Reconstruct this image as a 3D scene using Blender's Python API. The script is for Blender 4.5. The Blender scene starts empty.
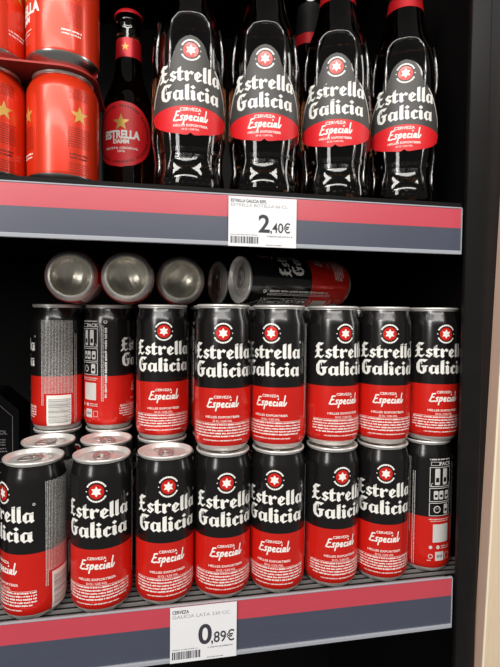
import bpy, bmesh, math, random
from mathutils import Vector, Matrix
random.seed(7)
R = math.radians
C = bpy.context.scene.collection
S = bpy.context.scene

# ------------------------------------------------------------------ camera, world, lights, exposure
CX, CY, CZ = -.0445, -.4645, .2794
cam = bpy.data.cameras.new('camera'); co = bpy.data.objects.new('camera', cam); C.objects.link(co); S.camera = co
yaw, pit, rol = R(10.9043), R(2.0252), R(.6063)
r0 = Vector((math.cos(yaw), -math.sin(yaw), 0)); f0 = Vector((math.sin(yaw), math.cos(yaw), 0)); u0 = Vector((0, 0, 1))
f1 = f0*math.cos(pit)-u0*math.sin(pit); u1 = u0*math.cos(pit)+f0*math.sin(pit)
r2 = r0*math.cos(rol)+u1*math.sin(rol); u2 = u1*math.cos(rol)-r0*math.sin(rol)
M = Matrix((r2, u2, -f1)).transposed().to_4x4(); M.translation = (CX, CY, CZ); co.matrix_world = M
cam.sensor_fit = 'VERTICAL'; cam.sensor_height = 36; cam.lens = 471.45/667*36
cam.clip_start = .01
W = bpy.data.worlds.new('store'); S.world = W; W.use_nodes = True
W.node_tree.nodes['Background'].inputs[0].default_value = (1, .98, .95, 1)
W.node_tree.nodes['Background'].inputs[1].default_value = .16

def area(name, loc, tgt, sx, sy, e, col=(1, .97, .93)):
    l = bpy.data.lights.new(name, 'AREA'); l.shape = 'RECTANGLE'; l.size = sx; l.size_y = sy; l.energy = e; l.color = col
    o = bpy.data.objects.new(name, l); C.objects.link(o); o.location = loc
    o.rotation_euler = (Vector(tgt)-Vector(loc)).to_track_quat('-Z', 'Y').to_euler(); return o
area('ceiling_tube_near', (-.2, -1.15, 1.35), (0, 0, .25), 2.6, .16, 26)
area('ceiling_tube_far', (-.6, -2.6, 1.6), (0, 0, .2), 4, .25, 50)
area('gloss_light_left', (-1.7, -2.1, .95), (0, 0, .3), .5, 1.2, 26)  # added light, placed low at left to bring gloss onto the rail's left end
area('edge_light_right', (2.0, -.5, 1.0), (.25, 0, .4), .25, 1.6, 10)  # added light, aimed to put a highlight along the post's outer corner
S.view_settings.view_transform = 'Standard'; S.view_settings.look = 'None'; S.view_settings.gamma = 1
S.view_settings.use_curve_mapping = False; S.view_settings.exposure = -.08

# ------------------------------------------------------------------ materials
def mat(name, col, rough=.5, metal=0, spec=.5, coat=0, noise=0, nscale=60, trans=0, bump=0, stretch=None):
    m = bpy.data.materials.new(name); m.use_nodes = True; nt = m.node_tree; b = nt.nodes['Principled BSDF']
    b.inputs['Base Color'].default_value = (*col, 1); b.inputs['Roughness'].default_value = rough
    b.inputs['Metallic'].default_value = metal; b.inputs['Specular IOR Level'].default_value = spec
    b.inputs['Coat Weight'].default_value = coat; b.inputs['Coat Roughness'].default_value = .08
    b.inputs['Transmission Weight'].default_value = trans
    if noise or bump:
        tc = nt.nodes.new('ShaderNodeTexCoord'); n = nt.nodes.new('ShaderNodeTexNoise'); n.inputs['Scale'].default_value = nscale
        src = tc.outputs['Object']
        if stretch:
            mp = nt.nodes.new('ShaderNodeMapping'); mp.inputs['Scale'].default_value = stretch
            nt.links.new(src, mp.inputs[0]); src = mp.outputs[0]
        nt.links.new(src, n.inputs['Vector']); n.inputs['Detail'].default_value = 4
        if noise:
            mr = nt.nodes.new('ShaderNodeMapRange'); mr.inputs[3].default_value = 1-noise; mr.inputs[4].default_value = 1+noise
            nt.links.new(n.outputs[0], mr.inputs[0])
            mx = nt.nodes.new('ShaderNodeMix'); mx.data_type = 'RGBA'; mx.blend_type = 'MULTIPLY'; mx.inputs[0].default_value = 1
            mx.inputs[6].default_value = (*col, 1); nt.links.new(mr.outputs[0], mx.inputs[7]); nt.links.new(mx.outputs[2], b.inputs['Base Color'])
        if bump:
            bp = nt.nodes.new('ShaderNodeBump'); bp.inputs['Strength'].default_value = bump; bp.inputs['Distance'].default_value = .0015
            nt.links.new(n.outputs[0], bp.inputs['Height']); nt.links.new(bp.outputs[0], b.inputs['Normal'])
    return m
def srgb(r, g, b): return tuple(((c/255)/12.92 if c/255 <= .04045 else ((c/255+.055)/1.055)**2.4) for c in (r, g, b))
BLACK = mat('can_black_lacquer', srgb(24, 22, 22), .22, .2, .5, .3, noise=.1, nscale=30)
RED = mat('can_red_lacquer', srgb(214, 34, 24), .28, .25, .5, .3, noise=.06, nscale=30)
ALU = mat('aluminium', srgb(232, 229, 224), .36, .55, .5, 0, noise=.06, nscale=200)
DOME = mat('drawn_aluminium', srgb(225, 220, 204), .32, .8, .5, 0, noise=.45, nscale=120, bump=1.0, stretch=(1, .22, 1))
WHITE = mat('white_print', srgb(236, 234, 228), .45)
GREYP = mat('grey_print', srgb(200, 198, 194), .5)
ORED = mat('orange_red_lacquer', srgb(214, 50, 18), .3, .25, .5, .2, noise=.05, nscale=25)
TAB = mat('pressed_aluminium', srgb(190, 187, 184), .38, .8)
CHROME = mat('bare_bright_aluminium', srgb(214, 211, 207), .24, 1, .5)
GOLD = mat('gold_print', srgb(205, 165, 80), .4, .3)
DARKP = mat('dark_red_print', srgb(110, 20, 12), .5)
GLASS = mat('dark_amber_glass', (.06, .02, .008), .05, 0, .5, 0, trans=1)
RIDGE = mat('thick_glass_ridge', (.06, .02, .008), .16, 0, .9, .6, trans=1); RIDGE.node_tree.nodes['Principled BSDF'].inputs['IOR'].default_value = 1.7
NECKB = mat('black_neck_label', srgb(15, 14, 14), .6, 0, .2)
PRINTD = mat('dim_grey_print', srgb(112, 110, 110), .6)
PAPERG = mat('charcoal_label_paper', srgb(66, 64, 62), .5, noise=.05)
PAPERR = mat('red_label_paper', srgb(215, 24, 32), .5, noise=.05)
FOILR = mat('red_neck_foil', srgb(180, 22, 30), .35, .3)
STEEL = mat('black_painted_steel', srgb(24, 22, 22), .32, 0, .25, 0, noise=.25, nscale=40, bump=.05)
INNER = mat('black_shelf_interior', srgb(13, 11, 11), .6, 0, .15, 0, noise=.2)
RIB = mat('shelf_rib_grey_gloss', srgb(150, 148, 146), .25, .4, .6)
STRIPR = mat('red_rail_paper', srgb(192, 66, 80), .30, 0, .5, 1, noise=.08, nscale=30, stretch=(.6, 1, 40))
STRIPN = mat('navy_rail_paper', srgb(68, 72, 88), .30, 0, .5, 1, noise=.12, nscale=30, stretch=(.6, 1, 40))
for m_ in (STRIPR, STRIPN): m_.node_tree.nodes['Principled BSDF'].inputs['Coat Roughness'].default_value = .3
CLEAR = mat('frosted_clear_plastic', srgb(160, 163, 170), .25, 0, .6, .3)
PAPER = mat('white_tag_paper', srgb(226, 226, 228), .5, noise=.03)
INK = mat('tag_ink', srgb(52, 52, 60), .6)
INKL = mat('tag_ink_faint', srgb(150, 150, 154), .6)
WOODP = mat('pale_wood_laminate', srgb(214, 192, 164), .55, noise=.12, nscale=40, stretch=(14, 14, 1.0))
WOODE = mat('pinkish_edge_band', srgb(212, 178, 158), .5, noise=.05, nscale=40)
WOODL = mat('light_joint_line', srgb(238, 224, 200), .5)
CARTON = mat('black_carton', srgb(9, 8, 9), .8, 0, .1)
CARR = mat('red_card', srgb(170, 34, 22), .6, noise=.1)
CARB = mat('brown_card_underside', srgb(120, 48, 36), .7, noise=.1)

# ------------------------------------------------------------------ mesh collecting
class MB:
    def __init__(s): s.v = []; s.f = []; s.m = []; s.sm = []
    def add(s, vs, fs, mi=0, smooth=False):
        o = len(s.v); s.v += [tuple(v) for v in vs]
        for f in fs: s.f.append([i+o for i in f]); s.m.append(mi); s.sm.append(smooth)
    def box(s, x0, x1, y0, y1, z0, z1, mi=0):
        s.add([(x0,y0,z0),(x1,y0,z0),(x1,y1,z0),(x0,y1,z0),(x0,y0,z1),(x1,y0,z1),(x1,y1,z1),(x0,y1,z1)],
              [(0,3,2,1),(4,5,6,7),(0,1,5,4),(1,2,6,5),(2,3,7,6),(3,0,4,7)], mi)
    def lathe(s, prof, seg=64, mi=0, cap0=False, cap1=False, smooth=True):
        """prof: list of (r,z) or (r,z,material)"""
        vs = []
        for p in prof:
            for k in range(seg):
                a = 2*math.pi*k/seg; vs.append((p[0]*math.sin(a), -p[0]*math.cos(a), p[1]))
        o = len(s.v); s.v += vs
        for i in range(len(prof)-1):
            m_ = prof[i][2] if len(prof[i]) > 2 else mi
            for k in range(seg):
                a, b = i*seg+k, i*seg+(k+1) % seg
                s.f.append([o+a, o+b, o+b+seg, o+a+seg]); s.m.append(m_); s.sm.append(smooth)
        if cap0: s.f.append([o+k for k in range(seg)][::-1]); s.m.append(prof[0][2] if len(prof[0]) > 2 else mi); s.sm.append(False)
        if cap1: s.f.append([o+(len(prof)-1)*seg+k for k in range(seg)]); s.m.append(mi); s.sm.append(False)
    def tube(s, pts, rad, seg=8, mi=0, closed=False):
        pts = [Vector(p) for p in pts]; n = len(pts); o = len(s.v)
        for i, p in enumerate(pts):
            t = (pts[(i+1) % n if closed else min(i+1, n-1)]-pts[(i-1) % n if closed else max(i-1, 0)]).normalized()
            a = Vector((0, 0, 1)) if abs(t.z) < .9 else Vector((0, 1, 0))
            u = t.cross(a).normalized(); w = t.cross(u)
            for k in range(seg):
                q = 2*math.pi*k/seg; s.v.append(tuple(p+u*rad*math.cos(q)+w*rad*math.sin(q)))
        for i in range(n if closed else n-1):
            for k in range(seg):
                a = i*seg+k; b = i*seg+(k+1) % seg; j = ((i+1) % n)*seg
                s.f.append([o+a, o+b, o+j+(k+1) % seg, o+j+k]); s.m.append(mi); s.sm.append(True)
        if not closed:
            s.f.append([o+k for k in range(seg)][::-1]); s.m.append(mi); s.sm.append(False)
            s.f.append([o+(n-1)*seg+k for k in range(seg)]); s.m.append(mi); s.sm.append(False)
    def mesh(s, name, mats, fix=True, bevel=0):
        me = bpy.data.meshes.new(name); me.from_pydata(s.v, [], s.f)
        for m_ in mats: me.materials.append(m_)
        me.polygons.foreach_set('material_index', s.m); me.polygons.foreach_set('use_smooth', s.sm)
        if fix or bevel:
            bm = bmesh.new(); bm.from_mesh(me)
            if bevel: bmesh.ops.bevel(bm, geom=list(bm.edges), offset=bevel, segments=2, affect='EDGES', profile=.5)
            bmesh.ops.recalc_face_normals(bm, faces=list(bm.faces)); bm.to_mesh(me); bm.free()
        me.update(); return me
def ob(name, me, parent=None, **kw):
    o = bpy.data.objects.new(name, me); C.objects.link(o)
    if parent: o.parent = parent
    for k, v in kw.items(): o[k] = v
    return o
def thing(name, label, cat, loc=(0, 0, 0), rz=0, group=None):
    o = bpy.data.objects.new(name, None); C.objects.link(o); o.location = loc; o.rotation_euler = (0, 0, rz); o.empty_display_size = .02
    o['label'] = label; o['category'] = cat
    if group: o['group'] = group
    return o

# ------------------------------------------------------------------ flat print helpers: lists of convex polygons in (s, z)
def hull(P):
    P = sorted(set((round(a, 7), round(b, 7)) for a, b in P))
    def half(Q):
        h = []
        for p in Q:
            while len(h) > 1 and (h[-1][0]-h[-2][0])*(p[1]-h[-2][1])-(h[-1][1]-h[-2][1])*(p[0]-h[-2][0]) <= 0: h.pop()
            h.append(p)
        return h
    a = half(P); b = half(P[::-1]); return a[:-1]+b[:-1]
def nib_strokes(strokes, w, t, ang):
    c, s_ = math.cos(ang), math.sin(ang)
    N = [(a*w/2*c-b*t/2*s_, a*w/2*s_+b*t/2*c) for a in (-1, 1) for b in (-1, 1)]
    out = []
    for st in strokes:
        for p, q in zip(st, st[1:]): out.append(hull([(x+n[0], y+n[1]) for x, y in (p, q) for n in N]))
    return out
def round_strokes(strokes, w):
    N = [(w/2*math.cos(k*math.pi/4+.4), w/2*math.sin(k*math.pi/4+.4)) for k in range(8)]
    out = []
    for st in strokes:
        for p, q in zip(st, st[1:]): out.append(hull([(x+n[0], y+n[1]) for x, y in (p, q) for n in N]))
    return out
def xf(polys, sx, sy=None, dx=0, dy=0, shear=0, rot=0):
    sy = sx if sy is None else sy; c, s_ = math.cos(rot), math.sin(rot); o = []
    for P in polys:
        Q = [((x+shear*y)*sx, y*sy) for x, y in P]
        o.append([(x*c-y*s_+dx, x*s_+y*c+dy) for x, y in Q])
    return o
def rect(x0, x1, y0, y1): return [(x0, y0), (x1, y0), (x1, y1), (x0, y1)]
def disc(x, y, r, n=28): return [(x+r*math.cos(2*math.pi*k/n), y+r*math.sin(2*math.pi*k/n)) for k in range(n)]
def ring(x, y, r0, r1, a0=0, a1=2*math.pi, n=28):
    o = []
    for k in range(n):
        a, b = a0+(a1-a0)*k/n, a0+(a1-a0)*(k+1)/n
        o.append([(x+r0*math.cos(a), y+r0*math.sin(a)), (x+r1*math.cos(a), y+r1*math.sin(a)), (x+r1*math.cos(b), y+r1*math.sin(b)), (x+r0*math.cos(b), y+r0*math.sin(b))])
    return o
def star(x, y, ro, ri, n, rot=0):
    o = []; pt = lambda k: (x+(ro if k % 2 == 0 else ri)*math.sin(rot+math.pi*k/n), y+(ro if k % 2 == 0 else ri)*math.cos(rot+math.pi*k/n))
    for k in range(2*n): o.append([(x, y), pt(k), pt(k+1)])
    return o
_tc = {}
def font_polys(txt, size, bold=0., align='CENTER'):
    """text as triangles, baseline at 0, capital height = size"""
    key = (txt, bold, align)
    if key not in _tc:
        cu = bpy.data.curves.new('t', 'FONT'); cu.body = txt; cu.align_x = align; cu.resolution_u = 5; cu.offset = bold; cu.size = 1
        o = bpy.data.objects.new('t', cu); C.objects.link(o)
        me = o.evaluated_get(bpy.context.evaluated_depsgraph_get()).to_mesh()
        me.calc_loop_triangles()
        _tc[key] = [[(me.vertices[i].co.x, me.vertices[i].co.y) for i in t.vertices] for t in me.loop_triangles]
        bpy.data.objects.remove(o); bpy.data.curves.remove(cu)
    return xf(_tc[key], size/.72)
def ticks(x0, x1, z, h, rnd, dens=.8):
    """a line of print too small to read: little dashes grouped like words"""
    o = []; x = x0
    while x < x1-h*.5:
        for _ in range(rnd.randint(1, 5)):
            w = min(h*rnd.uniform(.5, 1.1), x1-x)
            if w <= h*.2: break
            o.append(rect(x, x+w, z+h*rnd.choice((0, 0, .15)), z+h*rnd.choice((.8, 1, 1)))); x += w+h*.16
        x += h*rnd.uniform(.3, .5)
    return o
def clip(P, k, lo, hi):
    for sgn, lim in ((1, lo), (-1, -hi)):
        Q = []
        for a, b in zip(P, P[1:]+P[:1]):
            da, db = sgn*a[k]-lim, sgn*b[k]-lim
            if da >= 0: Q.append(a)
            if (da > 0 > db) or (da < 0 < db):
                t = da/(da-db); Q.append((a[0]+(b[0]-a[0])*t, a[1]+(b[1]-a[1])*t))
        P = Q
        if len(P) < 3: return []
    return P
def wrap(mb, polys, rf, off, mi=0, ds=.0026, R0=None, dz=None):
    """lay flat polygons round a turned surface of radius rf(z); s is arc length at radius R0"""
    for P in polys:
        xs = [p[0] for p in P]; a = math.floor(min(xs)/ds); b = math.ceil(max(xs)/ds)
        for k in range(a, max(b, a+1)):
            Q = clip(P, 0, k*ds, (k+1)*ds) if b-a > 1 else P
            if len(Q) < 3: continue
            strips = [Q]
            if dz:
                zs = [p[1] for p in Q]; strips = [clip(Q, 1, j*dz, (j+1)*dz) for j in range(math.floor(min(zs)/dz), math.ceil(max(zs)/dz))]
            for T in strips:
                if len(T) < 3: continue
                vs = []
                for s_, z in T:
                    th = s_/R0; r_ = rf(z)+off; vs.append((r_*math.sin(th), -r_*math.cos(th), z))
                mb.add(vs, [tuple(range(len(vs)))], mi)
def flat(mb, polys, y, mi=0, dx=0, dz=0):
    for P in polys: mb.add([(x+dx, y, z+dz) for x, z in P], [tuple(range(len(P)))], mi)

# ------------------------------------------------------------------ the two-line black-letter wordmark, drawn with a broad pen
XH = .0097
def stem(x, y0, y1, w=.35, foot=True, head=True):
    o = [[(x, y0+.1), (x+w, y0+.1), (x+w, y1-.1), (x, y1-.1)]]
    o.append(hull([(x, y0+.2), (x-.02, y0+.15), (x+w*.55, y0-.04), (x+w+.10, y0+.15), (x+w, y0+.26)]) if foot else hull([(x, y0+.2), (x+w*.5, y0), (x+w, y0+.2)]))
    o.append(hull([(x-.10, y1-.14), (x, y1-.22), (x+w, y1-.14), (x+w*.5, y1+.03)]) if head else hull([(x, y1-.2), (x, y1-.06), (x+w, y1+.06), (x+w, y1-.2)]))
    return o
H = hull
G_ = {
 'l': (.47, stem(0, 0, 1.52, head=False)),
 'i': (.47, stem(0, 0, 1)+[H([(-.06, 1.27), (.17, 1.48), (.40, 1.27), (.17, 1.08)])]),
 'a': (1.02, stem(.55, 0, .94, head=False)+[H([(0, .22), (0, .72), (.33, .76), (.33, .2)]), H([(0, .70), (.30, 1.0), (.33, .72)]), H([(.30, 1.0), (.33, .80), (.60, .80), (.62, .92)]),
       H([(0, .26), (.28, -.04), (.33, .24)]), H([(.28, -.04), (.32, .18), (.58, .30), (.58, .16)])]),
 'c': (.72, [H([(0, .22), (0, .74), (.34, .78), (.34, .2)]), H([(0, .72), (.36, 1.02), (.40, .78), (.34, .72)]), H([(.34, 1.02), (.70, .86), (.52, .64), (.36, .80)]), H([(0, .26), (.30, -.04), (.36, .22)]), H([(.29, -.04), (.34, .18), (.66, .28), (.70, .20)])]),
 'e': (.80, [H([(0, .22), (0, .74), (.34, .78), (.34, .2)]), H([(0, .72), (.38, 1.02), (.42, .80), (.34, .72)]), H([(.36, 1.02), (.78, .74), (.74, .66), (.44, .66), (.40, .80)]), H([(.74, .74), (.46, .70), (.30, .36), (.34, .32), (.42, .36)]),
       H([(0, .26), (.30, -.04), (.36, .22)]), H([(.29, -.04), (.34, .18), (.70, .28), (.76, .20)])]),
 'r': (.86, stem(0, 0, 1)+[H([(.32, .76), (.32, .60), (.60, .78), (.62, 1.02)]), H([(.56, 1.02), (.86, .86), (.68, .60), (.50, .78)])]),
 't': (.66, stem(0, 0, 1.26, head=False, foot=False)+[H([(0, 1.18), (.35, 1.42), (.35, 1.1)]), H([(-.16, .80), (-.06, .97), (.62, .97), (.52, .80)]), H([(0, .24), (.26, -.04), (.36, .22)]), H([(.25, -.04), (.33, .18), (.58, .28), (.64, .20)])]),
 's': (.76, [H([(.02, .64), (.04, .76), (.36, 1.02), (.42, .84), (.34, .62)]), H([(.34, 1.02), (.38, .84), (.54, .66), (.72, .86), (.60, .90)]), H([(.02, .68), (.10, .50), (.42, .30), (.72, .28), (.70, .42), (.34, .66)]), H([(.72, .34), (.38, -.04), (.34, .14), (.42, .34)]), H([(.39, -.04), (-.04, .16), (.16, .36), (.36, .16)])]),
 'E': (1.12, [H([(.20, .24), (.20, 1.36), (.54, 1.42), (.54, .2)]), H([(.06, 1.20), (.20, 1.06), (.54, 1.30), (.52, 1.66), (.40, 1.64)]), H([(.46, 1.66), (.50, 1.44), (.70, 1.30), (1.02, 1.60), (.80, 1.54)]), H([(.50, .98), (.50, .78), (.72, .70), (.92, .94), (.72, .94)]),
       H([(-.02, .60), (.22, .96), (.22, .70)]), H([(-.06, .00), (.02, -.06), (.40, .14), (.54, .30), (.20, .34)]), H([(.34, .30), (.40, .12), (.70, -.05), (.92, .12), (.66, .26)]), H([(.70, -.05), (1.08, .30), (1.02, .36), (.74, .16)])]),
 'G': (1.20, [H([(.02, .42), (.02, 1.12), (.38, 1.12), (.38, .42)]), H([(.02, 1.08), (.34, 1.56), (.50, 1.34), (.38, 1.08)]), H([(.30, 1.56), (.62, 1.62), (.66, 1.40), (.44, 1.34)]), H([(.58, 1.62), (.62, 1.40), (.84, 1.26), (1.14, 1.58), (.86, 1.52)]),
       H([(.02, .46), (.38, .46), (.56, .20), (.52, -.05), (.16, .14)]), H([(.50, -.05), (.52, .20), (.80, .26), (1.02, .26), (.76, -.02)]), H([(.68, .16), (1.02, .26), (1.02, .80), (.68, .80)]), H([(.48, .70), (.60, .90), (1.20, .92), (1.06, .74)]), H([(.52, 1.40), (.60, 1.40), (.60, 1.04), (.54, .98)])]),
}
def word(text, base, x0, x1, gap=.05):
    adv = [G_[c][0] for c in text]; sx = (x1-x0)/(sum(adv)+gap*(len(text)-1)); x = x0; o = []
    for c, a_ in zip(text, adv):
        o += xf(G_[c][1], sx, XH, x, base); x += (a_+gap)*sx
    return o
LOGO = word('Estrella', .0178, -.0325, .0325)+word('Galicia', 0, -.0310, .0315)
ES = [[(.66,.98),(.34,.96),(.26,.5),(.10,.06),(.44,.0),(.62,.08)], [(.24,.52),(.56,.56)],
      [(1.10,.52),(.92,.50),(.88,.38),(1.02,.24),(.98,.06),(.76,.04)],
      [(1.32,.50),(1.26,.1),(1.20,-.36)], [(1.32,.40),(1.52,.54),(1.60,.36),(1.50,.10),(1.30,.10)],
      [(1.80,.26),(2.04,.34),(2.02,.50),(1.86,.50),(1.78,.24),(1.88,.06),(2.10,.10)],
      [(2.52,.46),(2.36,.50),(2.26,.26),(2.36,.06),(2.56,.10)],
      [(2.74,.48),(2.70,.10),(2.80,.06)], [(2.78,.82),(2.80,.84)],
      [(3.26,.48),(3.06,.50),(2.96,.22),(3.04,.06),(3.20,.26),(3.28,.48)], [(3.28,.48),(3.24,.10),(3.34,.06)],
      [(3.56,1.20),(3.52,.6),(3.50,.14),(3.62,.06),(3.80,.40)]]
def especial(w, cx, cz): return xf(round_strokes(ES, .17), w/3.9, w/3.9*1.02, cx-w/2, cz, shear=.12)

# ------------------------------------------------------------------ sleek black and red can
CR, CH = .029, .1455
can_prof = [(.0, .0105, 2), (.012, .0095, 2), (.0185, .0055, 2), (.0215, 0, 2), (.0232, .0, 2), (.0245, .0015, 2), (.0262, .0038, 2), (.0274, .0060, 1), (.0283, .0084, 1), (.0287, .0100, 1), (.029, .0125, 1),
            (.029, .02, 1), (.029, .04, 1), (.029, .0632, 0), (.029, .09, 0), (.029, .125, 0), (.0288, .1285, 0), (.0279, .1325, 0), (.0266, .1375, 0), (.0259, .1405, 0), (.0257, .1418, 2), (.0257, .1424, 2)]
def can_r(z):
    if z < .0125: return .029-(.0125-z)*.18
    if z > .125: return .029-(z-.125)*.12
    return .029
b = MB(); b.lathe([p for p in can_prof[1:]], 64)
b.add([(.0001*math.sin(k), -.0001*math.cos(k), .0105) for k in (0, 2, 4)], [(0, 1, 2)], 2)
ME = {}
ME['body'] = b.mesh('can_body', [BLACK, RED, ALU])
b = MB(); b.lathe([(.0001, .0102), (.004, .0099), (.008, .0090), (.012, .0076), (.0155, .0058), (.0185, .0035), (.0203, .0012), (.0208, .0001), (.0215, -.0002), (.0224, .0001)], 48); ME['dome'] = b.mesh('can_dome', [DOME])
b = MB(); b.lathe([(.0257, .1424), (.0268, .1430), (.0272, .1442), (.0270, .1453), (.0263, .1456), (.0256, .1451), (.0247, .1412), (.0240, .1404), (.0232, .1406), (.0226, .1416), (.012, .1418), (.0001, .1418)], 64)
b.lathe([(.0215, .14185), (.0210, .1422), (.0205, .14185)], 40)
ME['lid'] = b.mesh('can_lid', [ALU])
def tab_mesh(rt=1.):
    b = MB(); n = 24
    def el(cx, cy, a, c, z): return [(cx+a*math.cos(2*math.pi*k/n), cy+c*math.sin(2*math.pi*k/n), z) for k in range(n)]
    o_, i_ = el(0, -.003, .0072, .0118, .1432), el(0, -.0068, .0042, .0045, .1432)
    ot, it_ = [(x, y, .1440) for x, y, z in o_], [(x, y, .1440) for x, y, z in i_]
    vs = o_+i_+ot+it_; fs = []
    for k in range(n):
        j = (k+1) % n
        fs += [(k, j, n+j, n+k), (2*n+k, 3*n+k, 3*n+j, 2*n+j), (k, 2*n+k, 2*n+j, j), (n+k, n+j, 3*n+j, 3*n+k)]
    b.add(vs, fs, 0, False)
    b.tube([(x, y, .1437) for x, y, z in o_], .0007, 6, closed=True)
    vs = [(.0026*math.cos(t*math.pi/6), .001+.0026*math.sin(t*math.pi/6), z) for z in (.1416, .1446) for t in range(12)]
    b.add(vs, [tuple(range(12, 24))]+[(k, (k+1) % 12, 12+(k+1) % 12, 12+k) for k in range(12)])
    b.tube([(.010*math.cos(a), .0105+.0075*math.sin(a), .1419) for a in [math.pi*2*k/20 for k in range(20)]], .0004, 5, closed=True)
    return b.mesh('pull_tab', [TAB])
ME['tab'] = tab_mesh()
rnd = random.Random(3)
def emblem_polys(cx, cz):
    red = [disc(cx, cz, .0070)]; wh = star(cx, cz, .0051, .0029, 6)
    n = 9; tk = []
    for a0, a1 in ((R(25), R(155)), (R(205), R(335))):
        for k in range(n):
            d = (a1-a0)/n; tk += ring(cx, cz, .0085, .0101, a0+d*(k+.06), a0+d*(k+.94), 2)
    tk += [disc(cx-.0092, cz, .0006, 8), disc(cx+.0092, cz, .0006, 8)]
    return red, wh, tk
b = MB(); rd, wh, tk = emblem_polys(0, .1173)
wrap(b, rd, can_r, .00012, 0, R0=CR); wrap(b, wh, can_r, .0002, 1, R0=CR); wrap(b, tk, can_r, .00015, 1, R0=CR)
ME['emblem'] = b.mesh('can_emblem', [RED, WHITE], fix=False)
b = MB(); wrap(b, xf(LOGO, 1, 1, 0, .0742), can_r, .00015, R0=CR)
wrap(b, ring(.0318, .1085, .0008, .0012, n=12), can_r, .00015, R0=CR)
ME['wordmark'] = b.mesh('can_wordmark', [WHITE], fix=False)
b = MB(); P = xf(font_polys('CERVEZA', .0026, .02), 1.15, 1, 0, .0536)+especial(.0335, 0, .0445)
wrap(b, P, can_r, .00015, R0=CR)
P = xf(font_polys('HELLES EXPORTBIER', .0022, .015), 1.28, 1, 0, .0340)+xf(font_polys('33 CL / 5,5% VOL', .0020, .012), .95, 1, 0, .0302)
wrap(b, P, can_r, .00015, R0=CR); ME['slogan'] = b.mesh('can_slogan', [WHITE], fix=False)
b = MB(); P = []
for k, hw in enumerate((.0335, .0345, .034, .0345, .030)): P += [q for q in ticks(-hw, hw, .0268-k*.00285, .00145, rnd, 1)]
P += [rect(-.0335, .0335, .0290, .02925)] + ticks(-.021, .021, .0112, .0013, rnd)
wrap(b, P, can_r, .00013, R0=CR); ME['fine'] = b.mesh('can_fine_print', [WHITE], fix=False)
A = lambda d: R(d)*CR
b = MB(); P = []
x = 82
while x < 152:                                   # small type set sideways in narrow columns
    zlo = .0435 if 88 < x < 152 else .03
    for q in ticks(zlo, .128, 0, .00085, rnd): P.append([(A(x)+p[1], p[0]) for p in q])
    x += 3.1
for xx in (157, 161):
    for q in ticks(.008, .112, 0, .0009, rnd): P.append([(A(xx)+p[1], p[0]) for p in q])
wrap(b, P, can_r, .00013, R0=CR); ME['side'] = b.mesh('can_side_print', [GREYP], fix=False)
b = MB(); wrap(b, [rect(A(94), A(148), .0066, .0415)], can_r, .00017, 0, R0=CR, dz=.00625)
z = .0098; P = []
while z < .038:
    h = rnd.choice((.0003, .0004, .0006)); P.append(rect(A(98), A(142), z, z+h)); z += h+rnd.choice((.0006, .0009))
P += [rect(A(143.5), A(145.5), .011+.003*k, .0128+.003*k) for k in range(9)]
wrap(b, P, can_r, .00026, 1, R0=CR, dz=.00625); ME['barcode'] = b.mesh('can_barcode', [WHITE, INK], fix=False)
# back panel: three framed drawings of cans, a line of type set sideways, recycling marks
b = MB(); P = []; x0, x1 = A(192), A(243); cx = (x0+x1)/2; w = x1-x0
def frame(a, b_, c, d, t=.0005): return [rect(a, b_, c, c+t), rect(a, b_, d-t, d), rect(a, a+t, c, d), rect(b_-t, b_, c, d)]
def rrect(a, b_, c, d, r_=.0012): return hull([(x_+sx*r_*math.cos(q), y_+sy*r_*math.sin(q)) for x_, sx in ((a+r_, -1), (b_-r_, 1)) for y_, sy in ((c+r_, -1), (d-r_, 1)) for q in (0, .4, .8, 1.2, 1.57)])
P += ticks(x0, x1, .1258, .0015, rnd)+xf(font_polys('PACK', .0042, .03), 1.1, 1, cx+w*.2, .1198)+frame(x0+.001, cx-.001, .1198, .1240)
P += frame(x0, x1, .0965, .1182, .0007)+frame(x0, x1, .0800, .0952, .0007)+frame(x0, x1, .0642, .0788, .0007)
P2 = []
for a in (.22, .58): P.append(rrect(x0+w*a, x0+w*(a+.22), .0985, .1165)); P2.append(rect(x0+w*(a+.04), x0+w*(a+.18), .1015, .1065))
P += ring(x0+w*.14, .0985, .0016, .0022, R(90), R(300), 8)+ring(x0+w*.88, .0985, .0016, .0022, R(-120), R(90), 8)
for a in (.18, .42, .70): P.append(rrect(x0+w*a, x0+w*(a+.2), .0825, .0920)); P2.append(rect(x0+w*(a+.04), x0+w*(a+.16), .0850, .0878))
P += ring(x0+w*.34, .0715, .0030, .0040, n=20)+[disc(x0+w*.34-.0012, .0722, .0005, 8), disc(x0+w*.34+.0012, .0722, .0005, 8)]+[rrect(x0+w*.66, x0+w*.88, .0660, .0770)]
P2 += [rect(x0+w*.70, x0+w*.84, .0690, .0720)]
P += ticks(x0, x1, .0600, .0011, rnd)+ticks(x0+.002, x1-.002, .0580, .0009, rnd)
P += [rect(x0+w*.18, x0+w*.92, .0350, .0550)]
P += [disc(x0+w*.10, .0295, .0019, 14), disc(x0+w*.42, .0295, .0022, 16)]+ticks(x0+w*.56, x1, .0300, .0011, rnd)+ticks(x0+w*.56, x1, .0278, .0011, rnd)
P += ring(x0+w*.10, .0195, .0018, .0026, n=16)+[rect(x0+w*.30, x0+w*.70, .0145, .0245)]+ticks(x0-.001, x0+.004, .0145, .001, rnd)+frame(x0+w*.78, x1, .0155, .0225)
P2 += ring(x0+w*.43, .0195, .0009, .0016, n=12)+ring(x0+w*.57, .0195, .0009, .0016, n=12)
for xx, z0, h in ((251, .034, .0010), (254.5, .034, .0010), (259, .038, .0026)):
    for q in ticks(z0, .122, 0, h, rnd): P.append([(A(xx)+p[1], p[0]) for p in q])
P += ring(A(260.5), .126, .0012, .0022, n=14)
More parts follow.
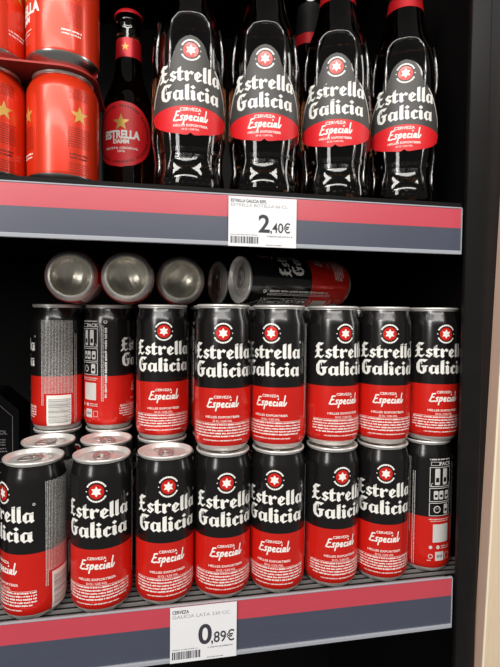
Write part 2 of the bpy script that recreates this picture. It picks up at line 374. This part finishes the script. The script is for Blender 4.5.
wrap(b, P, can_r, .00013, 0, R0=CR); wrap(b, P2, can_r, .0002, 1, R0=CR)
ME['back'] = b.mesh('can_back_print', [GREYP, BLACK], fix=False)

def face(x, y): return math.atan2(CX-x, y-CY)
def sleek_can(label, group, loc, rz=0, mw=None, extra=None):
    t = thing('beer_can', label, 'can', loc, rz, group)
    if mw is not None: t.matrix_world = mw
    ob('body', ME['body'], t); d = ob('base_dome', ME['dome'], t)
    l = ob('lid', ME['lid'], t); ob('pull_tab', ME['tab'], l)
    for n, k in (('emblem', 'emblem'), ('wordmark', 'wordmark'), ('slogan', 'slogan'), ('fine_print', 'fine'), ('side_print', 'side'), ('barcode', 'barcode'), ('back_print', 'back')):
        q = ob(n, ME[k], t)
        if n in ('fine_print', 'side_print', 'back_print'): q['kind'] = 'stuff'
    return t

# ------------------------------------------------------------------ the setting: shelf unit and the pale board beside it
def struct(name, mb, mats, bevel=0, **kw): return ob(name, mb.mesh(name, mats, bevel=bevel), None, kind='structure', **kw)
XL, XR, YB = -.80, .300, .43
b = MB(); b.box(XL-.02, XR+.02, YB, YB+.02, -.60, .86); struct('wall_back', b, [INNER])
b = MB(); b.box(XR, XR+.006, -.010, YB, -.60, .86); struct('wall_right', b, [INNER])
b = MB(); b.box(XL-.02, XL, -.02, YB, -.60, .86); struct('wall_left', b, [INNER])
b = MB(); b.box(XL, XR, -.02, YB, .80, .83); struct('ceiling', b, [INNER])
b = MB(); b.box(XL-.5, XR+.6, -.30, YB, -.63, -.60); struct('floor', b, [INNER])
# upright: a folded steel post with a rounded outer corner and a set-back side strip
b = MB(); prof = [(.2634, -.0250), (.2634, -.0290), (.2640, -.0300), (.2846, -.0300)]
prof += [(.2846+.0024*math.sin(a), -.0276-.0024*math.cos(a)) for a in [R(k) for k in (15, 30, 45, 60, 75, 90)]]+[(.2870, -.0250)]
n = len(prof); vs = [(x, y, z) for z in (-.60, .86) for x, y in prof]
b.add(vs, [(k, (k+1) % n, n+(k+1) % n, n+k) for k in range(n)]+[tuple(range(n))[::-1], tuple(range(n, 2*n))], 0)
struct('trim_1', b, [STEEL])
b = MB(); b.box(.2872, .3300, -.0250, -.0205, -.60, .86); struct('trim_2', b, [STEEL], bevel=.0008)
# pale laminate board leaning very slightly, its edge band towards the shelf
t = thing('laminate_board', 'pale wood laminate end board to the right of the black shelf post', 'board', (.2842, -.0390, -.20))
t.rotation_euler = (0, R(1.95), 0)
b = MB(); b.box(.0016, .40, 0, .018, -.40, 1.05); ob('panel', b.mesh('panel', [WOODP]), t)
b = MB(); b.box(0, .0015, .0005, .018, -.40, 1.05); ob('edge_band', b.mesh('edge_band', [WOODE]), t)
b = MB(); b.box(.0, .0022, -.0006, .0004, -.40, 1.05); ob('corner_strip', b.mesh('corner_strip', [WOODL]), t)

def shelf(label, ztop, r_top, r_mid, r_bot, ribs):
    t = thing('shelf', label, 'shelf', (0, 0, ztop))
    YR = -.0256
    b = MB(); zt = -.0032 if ribs else 0
    b.box(XL+.002, .2612, -.0205, YB-.002, -.030, zt); b.box(.2612, XR-.001, -.0095, YB-.002, -.030, zt)
    b.box(XL+.002, .2612, -.0235, -.0205, r_bot-ztop+.004, zt-.0004)
    ob('board', b.mesh('board', [INNER]), t)
    if ribs:
        b = MB()
        for k in range(11):
            y = -.0200+k*.0088; xe = .2612 if y < -.009 else XR-.002
            b.box(XL+.004, xe, y, y+.0013, -.0036, -.0002)
        ob('ribs', b.mesh('ribs', [RIB], bevel=.0002), t, kind='stuff')
    rl = MB(); a0, a1 = XL+.002, .2600
    rl.box(a0, a1, YR+.0004, YR+.0026, r_bot-ztop+.001, r_top-ztop-.001)
    rail = ob('price_rail', rl.mesh('price_rail', [STEEL]), t)
    b = MB(); b.box(a0, a1-.0007, YR-.0004, YR+.0003, r_mid-ztop, r_top-ztop-.0012); ob('red_strip', b.mesh('red_strip', [STRIPR]), rail, label='red upper half of the price rail')
    b = MB(); b.box(a0, a1-.0007, YR-.0004, YR+.0003, r_bot-ztop+.0041, r_mid-ztop-.00005); ob('navy_strip', b.mesh('navy_strip', [STRIPN]), rail, label='dark navy lower half of the price rail')
    b = MB(); b.box(a0, a1, YR-.0010, YR+.0012, r_top-ztop-.0011, r_top-ztop+.0003); ob('top_lip', b.mesh('top_lip', [CLEAR], bevel=.0003), rail)
    b = MB(); b.box(a0, a1, YR-.0022, YR+.0020, r_bot-ztop, r_bot-ztop+.0040); ob('bottom_lip', b.mesh('bottom_lip', [CLEAR], bevel=.0006), rail)
    b = MB(); b.box(a1-.0006, a1+.0004, YR-.0014, YR+.0020, r_bot-ztop+.003, r_top-ztop-.001); ob('end_cap', b.mesh('end_cap', [CLEAR], bevel=.0003), rail, label='clear end cap of the rail')
    return t
ZS = .399
shelf('upper black shelf with red and navy price rail, carrying the bottles', ZS, .3935, .3725, .3455, False)
shelf('lower black ribbed shelf with red and navy price rail, carrying the tall cans', 0, .0075, -.0125, -.0465, True)

def price_tag(label, x0, x1, z0, z1, head, sub, big, small):
    YR = -.0256; w, h = x1-x0, z1-z0
    t = thing('price_tag', label, 'price tag', (x0, YR-.0030, z0))
    b = MB(); b.box(0, w, 0, .0006, 0, h); ob('card', b.mesh('card', [PAPER]), t)
    y = -.00012; b = MB()
    flat(b, font_polys(big, h*.36, .022), y, 0, w*.52, h*.30)
    flat(b, xf(font_polys(small, h*.20, .012, 'LEFT'), .84, 1), y, 0, w*.605, h*.30)
    ob('price', b.mesh('price', [INK], fix=False), t)
    b = MB(); flat(b, xf(font_polys(head, h*.062, .02, 'LEFT'), .8, 1), y, 0, w*.03, h*.885); flat(b, xf(font_polys(sub, h*.062, 0, 'LEFT'), 1.2, 1), y, 1, w*.03, h*.80)
    flat(b, ticks(w*.56, w*.94, h*.205, h*.028, rnd), y, 1); flat(b, ticks(w*.03, w*.42, h*.225, h*.018, rnd), y, 1); flat(b, ticks(w*.55, w*.80, h*.03, h*.02, rnd), y, 1)
    ob('small_type', b.mesh('small_type', [INK, INKL], fix=False), t, kind='stuff')
    b = MB(); x = w*.03; P = []
    while x < w*.44:
        q = rnd.choice((.0004, .0006, .0011)); P.append(rect(x, x+q, h*.06, h*.20)); x += q+rnd.choice((.0004, .0007))
    flat(b, P, y); ob('barcode', b.mesh('barcode', [INK], fix=False), t)
price_tag('white price tag reading 2,40€ on the upper rail', .0180, .0833, .3452, .3912, 'ESTRELLA GALICIA ESPE.', 'ESTRELLA BOTELLA 66 CL', '2', ',40€')
price_tag('white price tag reading 0,89€ on the lower rail', -.0335, .0294, -.0462, .0068, 'CERVEZA', 'GALICIA LATA 330 CC.', '0', ',89€')

# ------------------------------------------------------------------ tall cans, lower and upper tier
GL, GU, GB, GY = 'tall cans in the front row on the shelf', 'tall cans stacked as the second tier', 'tall cans in the rows behind', 'tall cans lying on top of the stacks'
low = [(-.1616, .0118, -63, 'leftmost tall can of the bottom front row, logo turned left, barcode on its right'),
       (-.0990, .0105, -10, 'second tall can from left in bottom front row, open silver lid showing'),
       (-.0380, .0127, 6, 'third tall can from left in bottom front row, just left of the 0,89€ tag'),
       (.0204, .0137, 8, 'fourth tall can from left in bottom front row, above the 0,89€ tag'),
       (.0788, .0127, -6, 'fifth tall can from left in bottom front row, right of the 0,89€ tag'),
       (.1385, .0130, 23, 'sixth tall can from left in bottom front row, logo turned right'),
       (.1972, .0134, 9, 'seventh tall can from left in bottom front row, beside the can showing its back'),
       (.2560, .0235, -182, 'rightmost bottom can, its back with three framed drawings facing out, beside the post')]
for x, y, ph, lb in low: sleek_can(lb, GL, (x, y, 0), face(x, y)+R(ph))
upr = [(-.1639, .1315, -118, 'leftmost upper-tier can, showing grey small type and a barcode'),
       (-.1040, .1283, 91, 'second upper-tier can from left, showing its back drawings and sideways lettering'),
       (-.0405, .0716, 2, 'third upper-tier can from left, set back, behind the can with the silver lid'),
       (.0204, .0185, 0, 'fourth upper-tier can from left, at the front, logo facing straight out'),
       (.0790, .0170, -15, 'fifth upper-tier can from left, logo turned slightly left'),
       (.1400, .0200, 27, 'sixth upper-tier can from left, logo turned right and cut by its neighbour'),
       (.1985, .0172, 12, 'seventh upper-tier can from left, second from the black post'),
       (.2585, .0195, 29, 'rightmost upper-tier can, beside the black post, above the can showing its back')]
for x, y, ph, lb in upr: sleek_can(lb, GU, (x, y, CH+.0004), face(x, y)+R(ph))
bk = [(-.1610, .0707, 0, -55, 'lidded can behind the leftmost bottom front can'), (-.1010, .0695, 0, 20, 'lidded can behind the second bottom front can'),
      (-.0405, .0716, 0, 70, 'bottom can behind the third front can, under the set-back can')]
bk += [(-.1639, .1330, 0, 40, 'bottom can under the leftmost upper-tier can'), (-.1040, .1283, 0, 10, 'bottom can under the second upper-tier can from left')]
names = ['fourth', 'fifth', 'sixth', 'seventh', 'rightmost']
for k, x in enumerate((.0215, .0805, .1396, .1990, .2590)):
    for z, tier in ((0, 'bottom'), (CH+.0004, 'upper-tier')):
        bk.append((x+.0004*((k*7) % 3-1), .0828 if k == 4 else .0805, z, (35, -40, 60, -25, 15)[k], '%s can half hidden behind the %s can from left' % (tier, names[k]) if k < 4 else '%s can half hidden behind the rightmost can' % tier))
for x, y, z, ph, lb in bk: sleek_can(lb, GB, (x, y, z), face(x, y)+R(ph))
# supports further in, under the lying cans
for x, y, lb in ((-.1630, .1925, 'behind the leftmost'), (-.1040, .1885, 'behind the second'), (-.0405, .1310, 'behind the third'), (.0215, .1390, 'two rows behind the fourth'), (.0800, .1395, 'two rows behind the fifth'), (.1395, .1390, 'two rows behind the sixth')):
    sleek_can('bottom can deep in the shelf, ' + lb + ' column from left', GB, (x, y, 0), .3); sleek_can('upper-tier can deep in the shelf, ' + lb + ' column from left', GB, (x, y, CH+.0004), -.2)
ZL = 2*CH+.0016+CR
def lying(label, base, axis, front):
    z = Vector(axis).normalized(); f = Vector(front); f = (f-z*f.dot(z)).normalized(); y = -f; x = y.cross(z)
    m = Matrix((x, y, z)).transposed().to_4x4(); m.translation = base
    sleek_can(label, GY, base, 0, mw=m)
lying('lying can with its round base facing out, leftmost of three', (-.1383, .0720, ZL), (-.02, 1, 0), (.2, 0, 1))
lying('lying can with its round base facing out, middle of three', (-.0790, .0655, ZL), (-.02, 1, 0), (-.5, 0, 1))
lying('lying can with its round base facing out, rightmost of three', (-.0203, .0900, ZL), (.02, 1, 0), (.6, 0, 1))
d = Vector((-.95, -.31, 0)).normalized(); nrm = Vector((.31, -.95, 0)).normalized()
fr = nrm*math.cos(R(72))+Vector((0, 0, 1))*math.sin(R(72))
p5 = Vector((.0437, .0661, ZL)); lying('can lying on its side, lid to the left, red base to the right', p5-d*CH, d, fr)
d4 = Vector((-.94, -.34, 0)).normalized()
p4 = Vector((.0262, .1275, ZL)); lying('dark can lying deeper in, only its lid seen left of the other lying can', p4-d4*CH, d4, (0, 0, 1))

# ------------------------------------------------------------------ large dark bottles
BR = .0375
bot_prof = [(.0, .004), (.026, .003), (.031, 0), (.0335, .0008), (.0358, .004), (.0368, .010), (.0366, .016), (.0356, .022), (.0345, .030), (.0346, .038), (.0357, .046), (.0369, .053), (.0375, .060),
            (.0375, .08), (.0375, .10), (.0375, .126), (.0373, .136), (.0366, .146), (.0352, .156), (.0329, .165), (.0299, .173), (.0267, .181), (.0238, .190), (.0213, .200), (.0192, .212), (.0173, .226), (.0158, .242), (.0148, .258), (.0144, .270), (.0151, .2715), (.0151, .276), (.0139, .277), (.0137, .284)]
def interp(prof):
    pr = [(z, r_) for r_, z in prof[2:]]
    def f(z):
        if z <= pr[0][0]: return pr[0][1]
        for (a, ra), (c, rc) in zip(pr, pr[1:]):
            if z <= c: return ra+(rc-ra)*(z-a)/(c-a) if c > a else rc
        return pr[-1][1]
    return f
bot_r = interp(bot_prof)
MBt = {}
b = MB(); b.lathe([(.0001, .004)]+bot_prof[1:]+[(.0001, .284)], 72); MBt['glass'] = b.mesh('bottle_glass', [GLASS])
zb = .081
HW = [(-.0284, .006), (-.0255, .022), (-.0216, .032), (-.0159, .041), (-.0082, .044), (.0015, .0440), (.010, .0420), (.0197, .0375), (.027, .033), (.0332, .029), (.037, .0255), (.041, .0212), (.045, .0177), (.049, .0158), (.054, .0143), (.058, .0120), (.061, .0092), (.0635, .0050), (.0646, .0005)]
b = MB(); P = []
for (z0, w0), (z1, w1) in zip(HW, HW[1:]):
    if z1 <= -.0255: P += [[(-w0, zb+z0), (-.003, zb+z0), (-.002, zb+z1), (-w1, zb+z1)], [(.003, zb+z0), (w0, zb+z0), (w1, zb+z1), (.002, zb+z1)]]
    else: P.append([(-w0, zb+z0), (w0, zb+z0), (w1, zb+z1), (-w1, zb+z1)])
wrap(b, P, bot_r, .0003, R0=BR, dz=.006); MBt['label'] = b.mesh('bottle_label', [PAPERG], fix=False)
def low_edge(s_):
    s_ = abs(s_); pts = [(0, -.0262), (.003, -.0284), (.006, -.0284), (.022, -.0255), (.032, -.0216), (.041, -.0159), (.044, -.0082)]
    for (a, za), (c, zc) in zip(pts, pts[1:]):
        if s_ <= c: return za+(zc-za)*(s_-a)/(c-a)
    return -.0082
b = MB(); P = []; n = 36
for k in range(n):
    s0, s1 = -.044+.088*k/n, -.044+.088*(k+1)/n; tp = lambda q: -.0012-.0055*(q/.044)**2
    P.append([(s0, zb+low_edge(s0)), (s1, zb+low_edge(s1)), (s1, zb+tp(s1)), (s0, zb+tp(s0))])
wrap(b, P, bot_r, .00045, R0=BR, dz=.006); MBt['redpart'] = b.mesh('bottle_label_red', [PAPERR], fix=False)
b = MB(); rd, wh, tk = emblem_polys(0, zb+.0505)
wrap(b, rd, bot_r, .00045, 0, R0=BR, dz=.005); wrap(b, wh, bot_r, .00055, 1, R0=BR, dz=.005); wrap(b, tk, bot_r, .00045, 1, R0=BR)
MBt['emblem'] = b.mesh('bottle_emblem', [RED, WHITE], fix=False)
b = MB(); wrap(b, xf(LOGO, .98, 1, 0, zb+.0036), bot_r, .00045, R0=BR)
for sg in (-1, 1):                                # the fine line of type that follows the label's edge
    pts = [(w*sg*.965, z-.0005) for z, w in HW[5:11]]
    for (xa, za), (xb, zb_) in zip(pts, pts[1:]):
        m = 4
        for k in range(m):
            f_, g = (k+.08)/m, (k+.9)/m
            p, q = (xa+(xb-xa)*f_, zb+za+(zb_-za)*f_), (xa+(xb-xa)*g, zb+za+(zb_-za)*g)
            nx, nz = -(q[1]-p[1]), q[0]-p[0]; l_ = math.hypot(nx, nz); nx, nz = nx/l_*.0006, nz/l_*.0006
            wrap(b, [[(p[0]-nx, p[1]-nz), (q[0]-nx, q[1]-nz), (q[0]+nx, q[1]+nz), (p[0]+nx, p[1]+nz)]], bot_r, .00045, R0=BR)
MBt['wordmark'] = b.mesh('bottle_wordmark', [WHITE], fix=False)
b = MB(); P = xf(font_polys('CERVEZA', .0030, .02), 1.15, 1, 0, zb-.0062)+especial(.034, 0, zb-.0155)
P += xf(font_polys('HELLES EXPORTBIER', .0022, .015), 1.2, 1, 0, zb-.0208)+xf(font_polys('66 CL / 5,5% VOL', .0017, .012), .95, 1, 0, zb-.0240)
P = [q for q in P]
wrap(b, P, bot_r, .0006, R0=BR); MBt['slogan'] = b.mesh('bottle_slogan', [WHITE], fix=False)
# raised arched ridge of the glass, four round the bottle, running down behind the label to the heel
def arch():
    prof = [(-.0225, .014), (-.0212, .024), (-.0195, .030), (-.0183, .037), (-.0190, .043), (-.0200, .050), (-.0205, .060), (-.0205, .075), (-.0205, .095), (-.0205, .112), (-.0205, .124), (-.0205, .136), (-.0204, .146)]
    prof += [(-.0204*abs(math.cos(q))**.5, .146+.0245*math.sin(q)**.9) for q in [R(k) for k in (12, 26, 40, 54, 68, 80)]]
    prof += [(0, .1706)]+[(-x, z) for x, z in prof[::-1]]
    pts = []
    for s_, z in prof:
        sunk = -.0017 if .052 < z < .122 else .0001
        rr = bot_r(z)+sunk; th = s_/max(rr, .026); pts.append((rr*math.sin(th), -rr*math.cos(th), z))
    return pts
b = MB(); b.tube(arch(), .0015, 10); MBt['ridge'] = b.mesh('bottle_ridge', [RIDGE])
b = MB()
def emboss(mb, polys, rf, h, R0):
    for P in polys:
        for d_ in (h,):
            wrap(mb, [P], rf, d_, R0=R0)
        vs = []
        for s_, z in P:
            for d_ in (-.0002, h): th = s_/R0; r_ = rf(z)+d_; vs.append((r_*math.sin(th), -r_*math.cos(th), z))
        m = len(P); mb.add(vs, [(2*k, 2*((k+1) % m), 2*((k+1) % m)+1, 2*k+1) for k in range(m)])
emboss(b, xf(font_polys('MAESTROS CERVECEROS', .0040, .02), 1.05, 1, 0, .0385), bot_r, .0010, BR)
emboss(b, xf(font_polys('DESDE 1906', .0040, .02), 1.05, 1, 0, .0322), bot_r, .0010, BR)
MBt['embossing'] = b.mesh('bottle_embossing', [RIDGE], fix=False)
b = MB()
for row, z in ((0, .0085), (1, .0125)):
    for k in range(34):
        th = 2*math.pi*(k+.5*row)/34; r_ = bot_r(z)
        c = Vector((r_*math.sin(th), -r_*math.cos(th), z)); nn = Vector((math.sin(th), -math.cos(th), 0)); tt = Vector((math.cos(th), math.sin(th), 0))
        vs = [c+tt*.0009*math.cos(q)+Vector((0, 0, .0007*math.sin(q)))-nn*.0002 for q in [k2*math.pi/3 for k2 in range(6)]]+[c+nn*.0006]
        b.add(vs, [(i, (i+1) % 6, 6) for i in range(6)], 0, True)
MBt['dots'] = b.mesh('bottle_heel_dots', [RIDGE])
b = MB(); b.lathe([(bot_r(.2095+.0034*k)+.0003, .2095+.0034*k, 0 if k < 4 else 1) for k in range(16)], 40); MBt['foil'] = b.mesh('bottle_neck_foil', [FOILR, NECKB])
def crown(z, r_, name):
    b = MB(); n = 42; prof = [(r_, z), (r_*.99, z+.0022), (r_*.90, z+.0048), (r_*.80, z+.0060), (.0001, z+.0062)]
    vs = []
    for i, (rr, zz) in enumerate(prof):
        for k in range(n*2):
            a = math.pi*k/n; q = rr*(1+(.035 if k % 2 else -.035)) if i < 2 else rr; vs.append((q*math.sin(a), -q*math.cos(a), zz))
    m = n*2; b.add(vs, [(i*m+k, i*m+(k+1) % m, (i+1)*m+(k+1) % m, (i+1)*m+k) for i in range(len(prof)-1) for k in range(m)], 0, True)
    return b.mesh(name, [FOILR])
MBt['cap'] = crown(.2805, .0158, 'bottle_cap')
def big_bottle(label, x, y, ph, group):
    t = thing('beer_bottle', label, 'bottle', (x, y, ZS), face(x, y)+R(ph), group)
    g = ob('glass', MBt['glass'], t)
    for k in range(4): q = ob('arched_ridge', MBt['ridge'], g); q.rotation_euler = (0, 0, k*math.pi/2)
    ob('embossed_lettering', MBt['embossing'], g); ob('heel_dots', MBt['dots'], g, kind='stuff')
    l = ob('paper_label', MBt['label'], t)
    for n, k in (('red_panel', 'redpart'), ('emblem', 'emblem'), ('wordmark', 'wordmark'), ('slogan', 'slogan')): ob(n, MBt[k], l)
    ob('neck_foil', MBt['foil'], t); ob('crown_cap', MBt['cap'], t)
GBt = 'large dark bottles at the front of the upper shelf'
big_bottle('leftmost large dark bottle with charcoal and red label, beside the small bottle', -.0152, .0300, 2, GBt)
big_bottle('second large dark bottle from left, above the 2,40€ tag', .0630, .0290, 1, GBt)
big_bottle('third large dark bottle from left, between the tag and the rightmost bottle', .1420, .0270, 0, GBt)
big_bottle('rightmost large dark bottle, nearest the black post, red neck foil showing', .2185, .0230, 3, GBt)
big_bottle('shadowed bottle behind, seen in the gap left of the third large bottle', .1365, .1080, 50, None)

# ------------------------------------------------------------------ small bottle with the round red label
sp = [(.0, .003), (.022, .002), (.026, 0), (.0285, .0015), (.0300, .005), (.0305, .010), (.0305, .05), (.0305, .110), (.0298, .118), (.0280, .126), (.0250, .134), (.0215, .142), (.0185, .150), (.0165, .159), (.0152, .170), (.0146, .180), (.0140, .195), (.0134, .208), (.0133, .2165), (.0142, .2175), (.0142, .221), (.0131, .222), (.0130, .228)]
s_r = interp(sp)
t = thing('beer_bottle', 'small slim brown bottle with round red label and red cap, between cans and large bottles', 'bottle', (-.0806, .1150, ZS), face(-.0806, .115)+R(-16))
b = MB(); b.lathe([(.0001, .003)]+sp[1:]+[(.0001, .228)], 64); g = ob('glass', b.mesh('small_bottle_glass', [GLASS]), t)
zc, lr = .0825, .0365
b = MB(); n = 30; P = []
for k in range(n):
    z0, z1 = -lr+2*lr*k/n, -lr+2*lr*(k+1)/n; w = lambda z: math.sqrt(max(lr*lr-z*z, 1e-9)); P.append([(-w(z0), zc+z0), (w(z0), zc+z0), (w(z1), zc+z1), (-w(z1), zc+z1)])
wrap(b, P, s_r, .0003, R0=.0305); l = ob('round_label', b.mesh('round_label', [PAPERR], fix=False), t)
b = MB(); wrap(b, star(0, zc+.0125, .0098, .0040, 5), s_r, .00045, R0=.0305); ob('star', b.mesh('star', [GOLD], fix=False), l)
b = MB(); P = xf(font_polys('ESTRELLA', .0086, .05), .78, 1, 0, zc-.0048)+xf(font_polys('DAMM', .0046, .05), .95, 1, 0, zc-.0105)
P += xf(font_polys('RECETA ORIGINAL', .0024, .02), 1.35, 1, 0, zc-.0168)+xf(font_polys('1876', .0024, .02), 1.3, 1, 0, zc-.0203)
wrap(b, P, s_r, .00045, R0=.0305); ob('lettering', b.mesh('lettering', [WHITE], fix=False), l)
b = MB(); P = []
for k in range(64):
    if k % 9 == 8: continue
    a = 2*math.pi*k/64; P += ring(0, zc, .0296, .0322, a, a+.06, 1)
wrap(b, P, s_r, .00045, R0=.0305); ob('rim_print', b.mesh('rim_print', [DARKP], fix=False), l, kind='stuff')
b = MB(); b.lathe([(s_r(.175+.002*k)+.0003, .175+.002*k) for k in range(12)], 40); nb = ob('neck_band', b.mesh('neck_band', [FOILR]), t)
b = MB(); wrap(b, star(.000, .1865, .0048, .002, 5), s_r, .0005, R0=.0142); ob('star', b.mesh('neck_star', [GOLD], fix=False), nb)
ob('crown_cap', crown(.2245, .0158, 'small_cap'), t)

# ------------------------------------------------------------------ orange-red short cans in a card carrier
OR_, OH = .0331, .1065
op = [(.010, .008, 1), (.018, .005, 1), (.0235, .0005, 1), (.0245, 0, 1), (.0255, .0008, 1), (.0268, .0026, 1), (.0276, .0034, 1), (.0308, .0066, 1), (.0322, .0084, 1), (.0329, .0104, 0), (.0331, .0130, 0), (.0331, .05, 0), (.0331, .0893, 0), (.0326, .0928, 0), (.0305, .0978, 0), (.0280, .1018, 0), (.0272, .1033, 1), (.0270, .1038, 1)]
def or_r(z): return .0331
MO = {}
b = MB(); b.lathe([(.0001, .009, 1)]+op, 64); MO['body'] = b.mesh('short_can_body', [ORED, CHROME])
b = MB(); b.lathe([(.0270, .1038), (.0280, .1046), (.0282, .1057), (.0277, .1065), (.0268, .1061), (.0258, .1008), (.0245, .1003), (.0238, .1015), (.0001, .1016)], 56); MO['lid'] = b.mesh('short_can_lid', [ALU])
tb = ME['tab'].copy()
for v in tb.vertices: v.co.z -= .1418-.1016
MO['tab'] = tb
AO = lambda d: R(d)*OR_
b = MB(); P = []
P = star(0, .0655, .0088, .0036, 5)
wrap(b, P, or_r, .00015, R0=OR_); MO['star'] = b.mesh('short_can_stars', [GOLD], fix=False)
b = MB(); P = xf(font_polys('ESTRELLA', .0092, .05), .82, 1, 0, .0450)+xf(font_polys('DAMM', .0056, .05), .95, 1, 0, .0378)+[rect(-.0135, .0135, .0300, .0308)]+ticks(-.011, .011, .0262, .0012, rnd)
wrap(b, P, or_r, .00015, R0=OR_); MO['letter'] = b.mesh('short_can_lettering', [WHITE], fix=False)
b = MB(); P = []
for k in range(9): P += ticks(AO(184)-.011, AO(184)+.011, .0530-k*.0021, .0008, rnd)
for k in range(2): P += ticks(AO(184)-.009, AO(184)+.009, .0285-k*.0032, .0018, rnd)
for k in range(5): P += ticks(AO(184)-.010, AO(184)+.010, .0205-k*.0021, .0007, rnd)
for k in range(5): P += ticks(AO(184)-.010, AO(184)+.010, .0800+k*.0021, .0007, rnd)
for k in range(10): P += ticks(AO(92)-.006, AO(92)+.009, .0380+k*.0021-.004, .0007, rnd)
wrap(b, P, or_r, .00013, R0=OR_); P = []
for a in (92, 276): P += ticks(AO(a)-.010, AO(a)+.008, .0282, .0015, rnd)+ticks(AO(a)-.010, AO(a)+.008, .0250, .0015, rnd)
wrap(b, P, or_r, .00015, 1, R0=OR_); MO['fine'] = b.mesh('short_can_fine_print', [DARKP, WHITE], fix=False)
def short_can(label, x, y, z, ph):
    t = thing('beer_can', label, 'can', (x, y, z), face(x, y)+R(ph), 'orange-red short cans at the left of the upper shelf')
    ob('body', MO['body'], t); l = ob('lid', MO['lid'], t); ob('pull_tab', MO['tab'], l)
    [setattr(ob('star', MO['star'], t), 'rotation_euler', (0, 0, R(a))) for a in (0, 92, 184, 276)]; ob('lettering', MO['letter'], t); ob('fine_print', MO['fine'], t, kind='stuff')
zc2 = ZS+OH+.0022
short_can('orange-red short can on the shelf, gold star to its right, beside the small bottle', -.1374, .0313, ZS, 25-184)
short_can('orange-red short can on the shelf at the left picture edge', -.2045, .0310, ZS, 21-184)
short_can('orange-red short can on the upper layer, white lettering at its left, above the starred can', -.1362, .0265, zc2, -78)
short_can('orange-red short can on the upper layer at the left picture edge', -.2035, .0290, zc2, 130)
t = thing('can_carrier', 'thin reddish card sheet with rounded corner between the two layers of orange-red cans', 'carrier', (-.2045, .0313, ZS+OH+.0002))
b = MB(); out = [(-.20, -.034)]+[(.1000-.032+.032*math.sin(R(k)), -.002-.032*math.cos(R(k))) for k in range(0, 91, 9)]+[(.100, .06), (-.20, .06)]
n = len(out); b.add([(x, y, 0) for x, y in out]+[(x, y, .0018) for x, y in out], [tuple(range(n))[::-1]], 1); o_ = len(b.v)-2*n
b.f.append([o_+n+k for k in range(n)]); b.m.append(0); b.sm.append(False)
for k in range(n): b.f.append([o_+k, o_+(k+1) % n, o_+n+(k+1) % n, o_+n+k]); b.m.append(0); b.sm.append(False)
ob('sheet', b.mesh('sheet', [CARR, CARB]), t)

# ------------------------------------------------------------------ black carton deep at the left
t = thing('carton', 'black carton with faint outlined panel deep at the left, behind the cans', 'box', (-.2810, .215, 0))
b = MB(); out = [(-.05, 0), (.05, 0), (.05, .150), (.022, .176), (-.022, .176), (-.05, .150)]; n = 6
b.add([(x, 0, z) for x, z in out]+[(x, .06, z) for x, z in out], [tuple(range(n)), tuple(range(n, 2*n))]+[(k, (k+1) % n, n+(k+1) % n, n+k) for k in range(n)])
ob('box', b.mesh('carton_box', [CARTON], bevel=.0008), t)
b = MB(); y = -.0003
P = [rect(.0425, .0431, .06, .142), [(.0425, .142), (.0431, .142), (.0175, .167), (.0170, .1665)], rect(-.018, .017, .1665, .1672)]
P += xf(font_polys('ALCOHOL', .0055, .01), 1, 1, .018, .118)
for k in range(3): P += ticks(.012, .034, .110-k*.0035, .0016, rnd)
P += ring(.006, .098, .005, .0056)+ticks(.016, .036, .098, .0016, rnd)+ticks(.016, .036, .094, .0016, rnd)+ticks(.012, .036, .080, .0012, rnd)+ticks(.008, .038, .066, .0012, rnd)
flat(b, P, y); ob('print', b.mesh('carton_print', [PRINTD], fix=False), t)
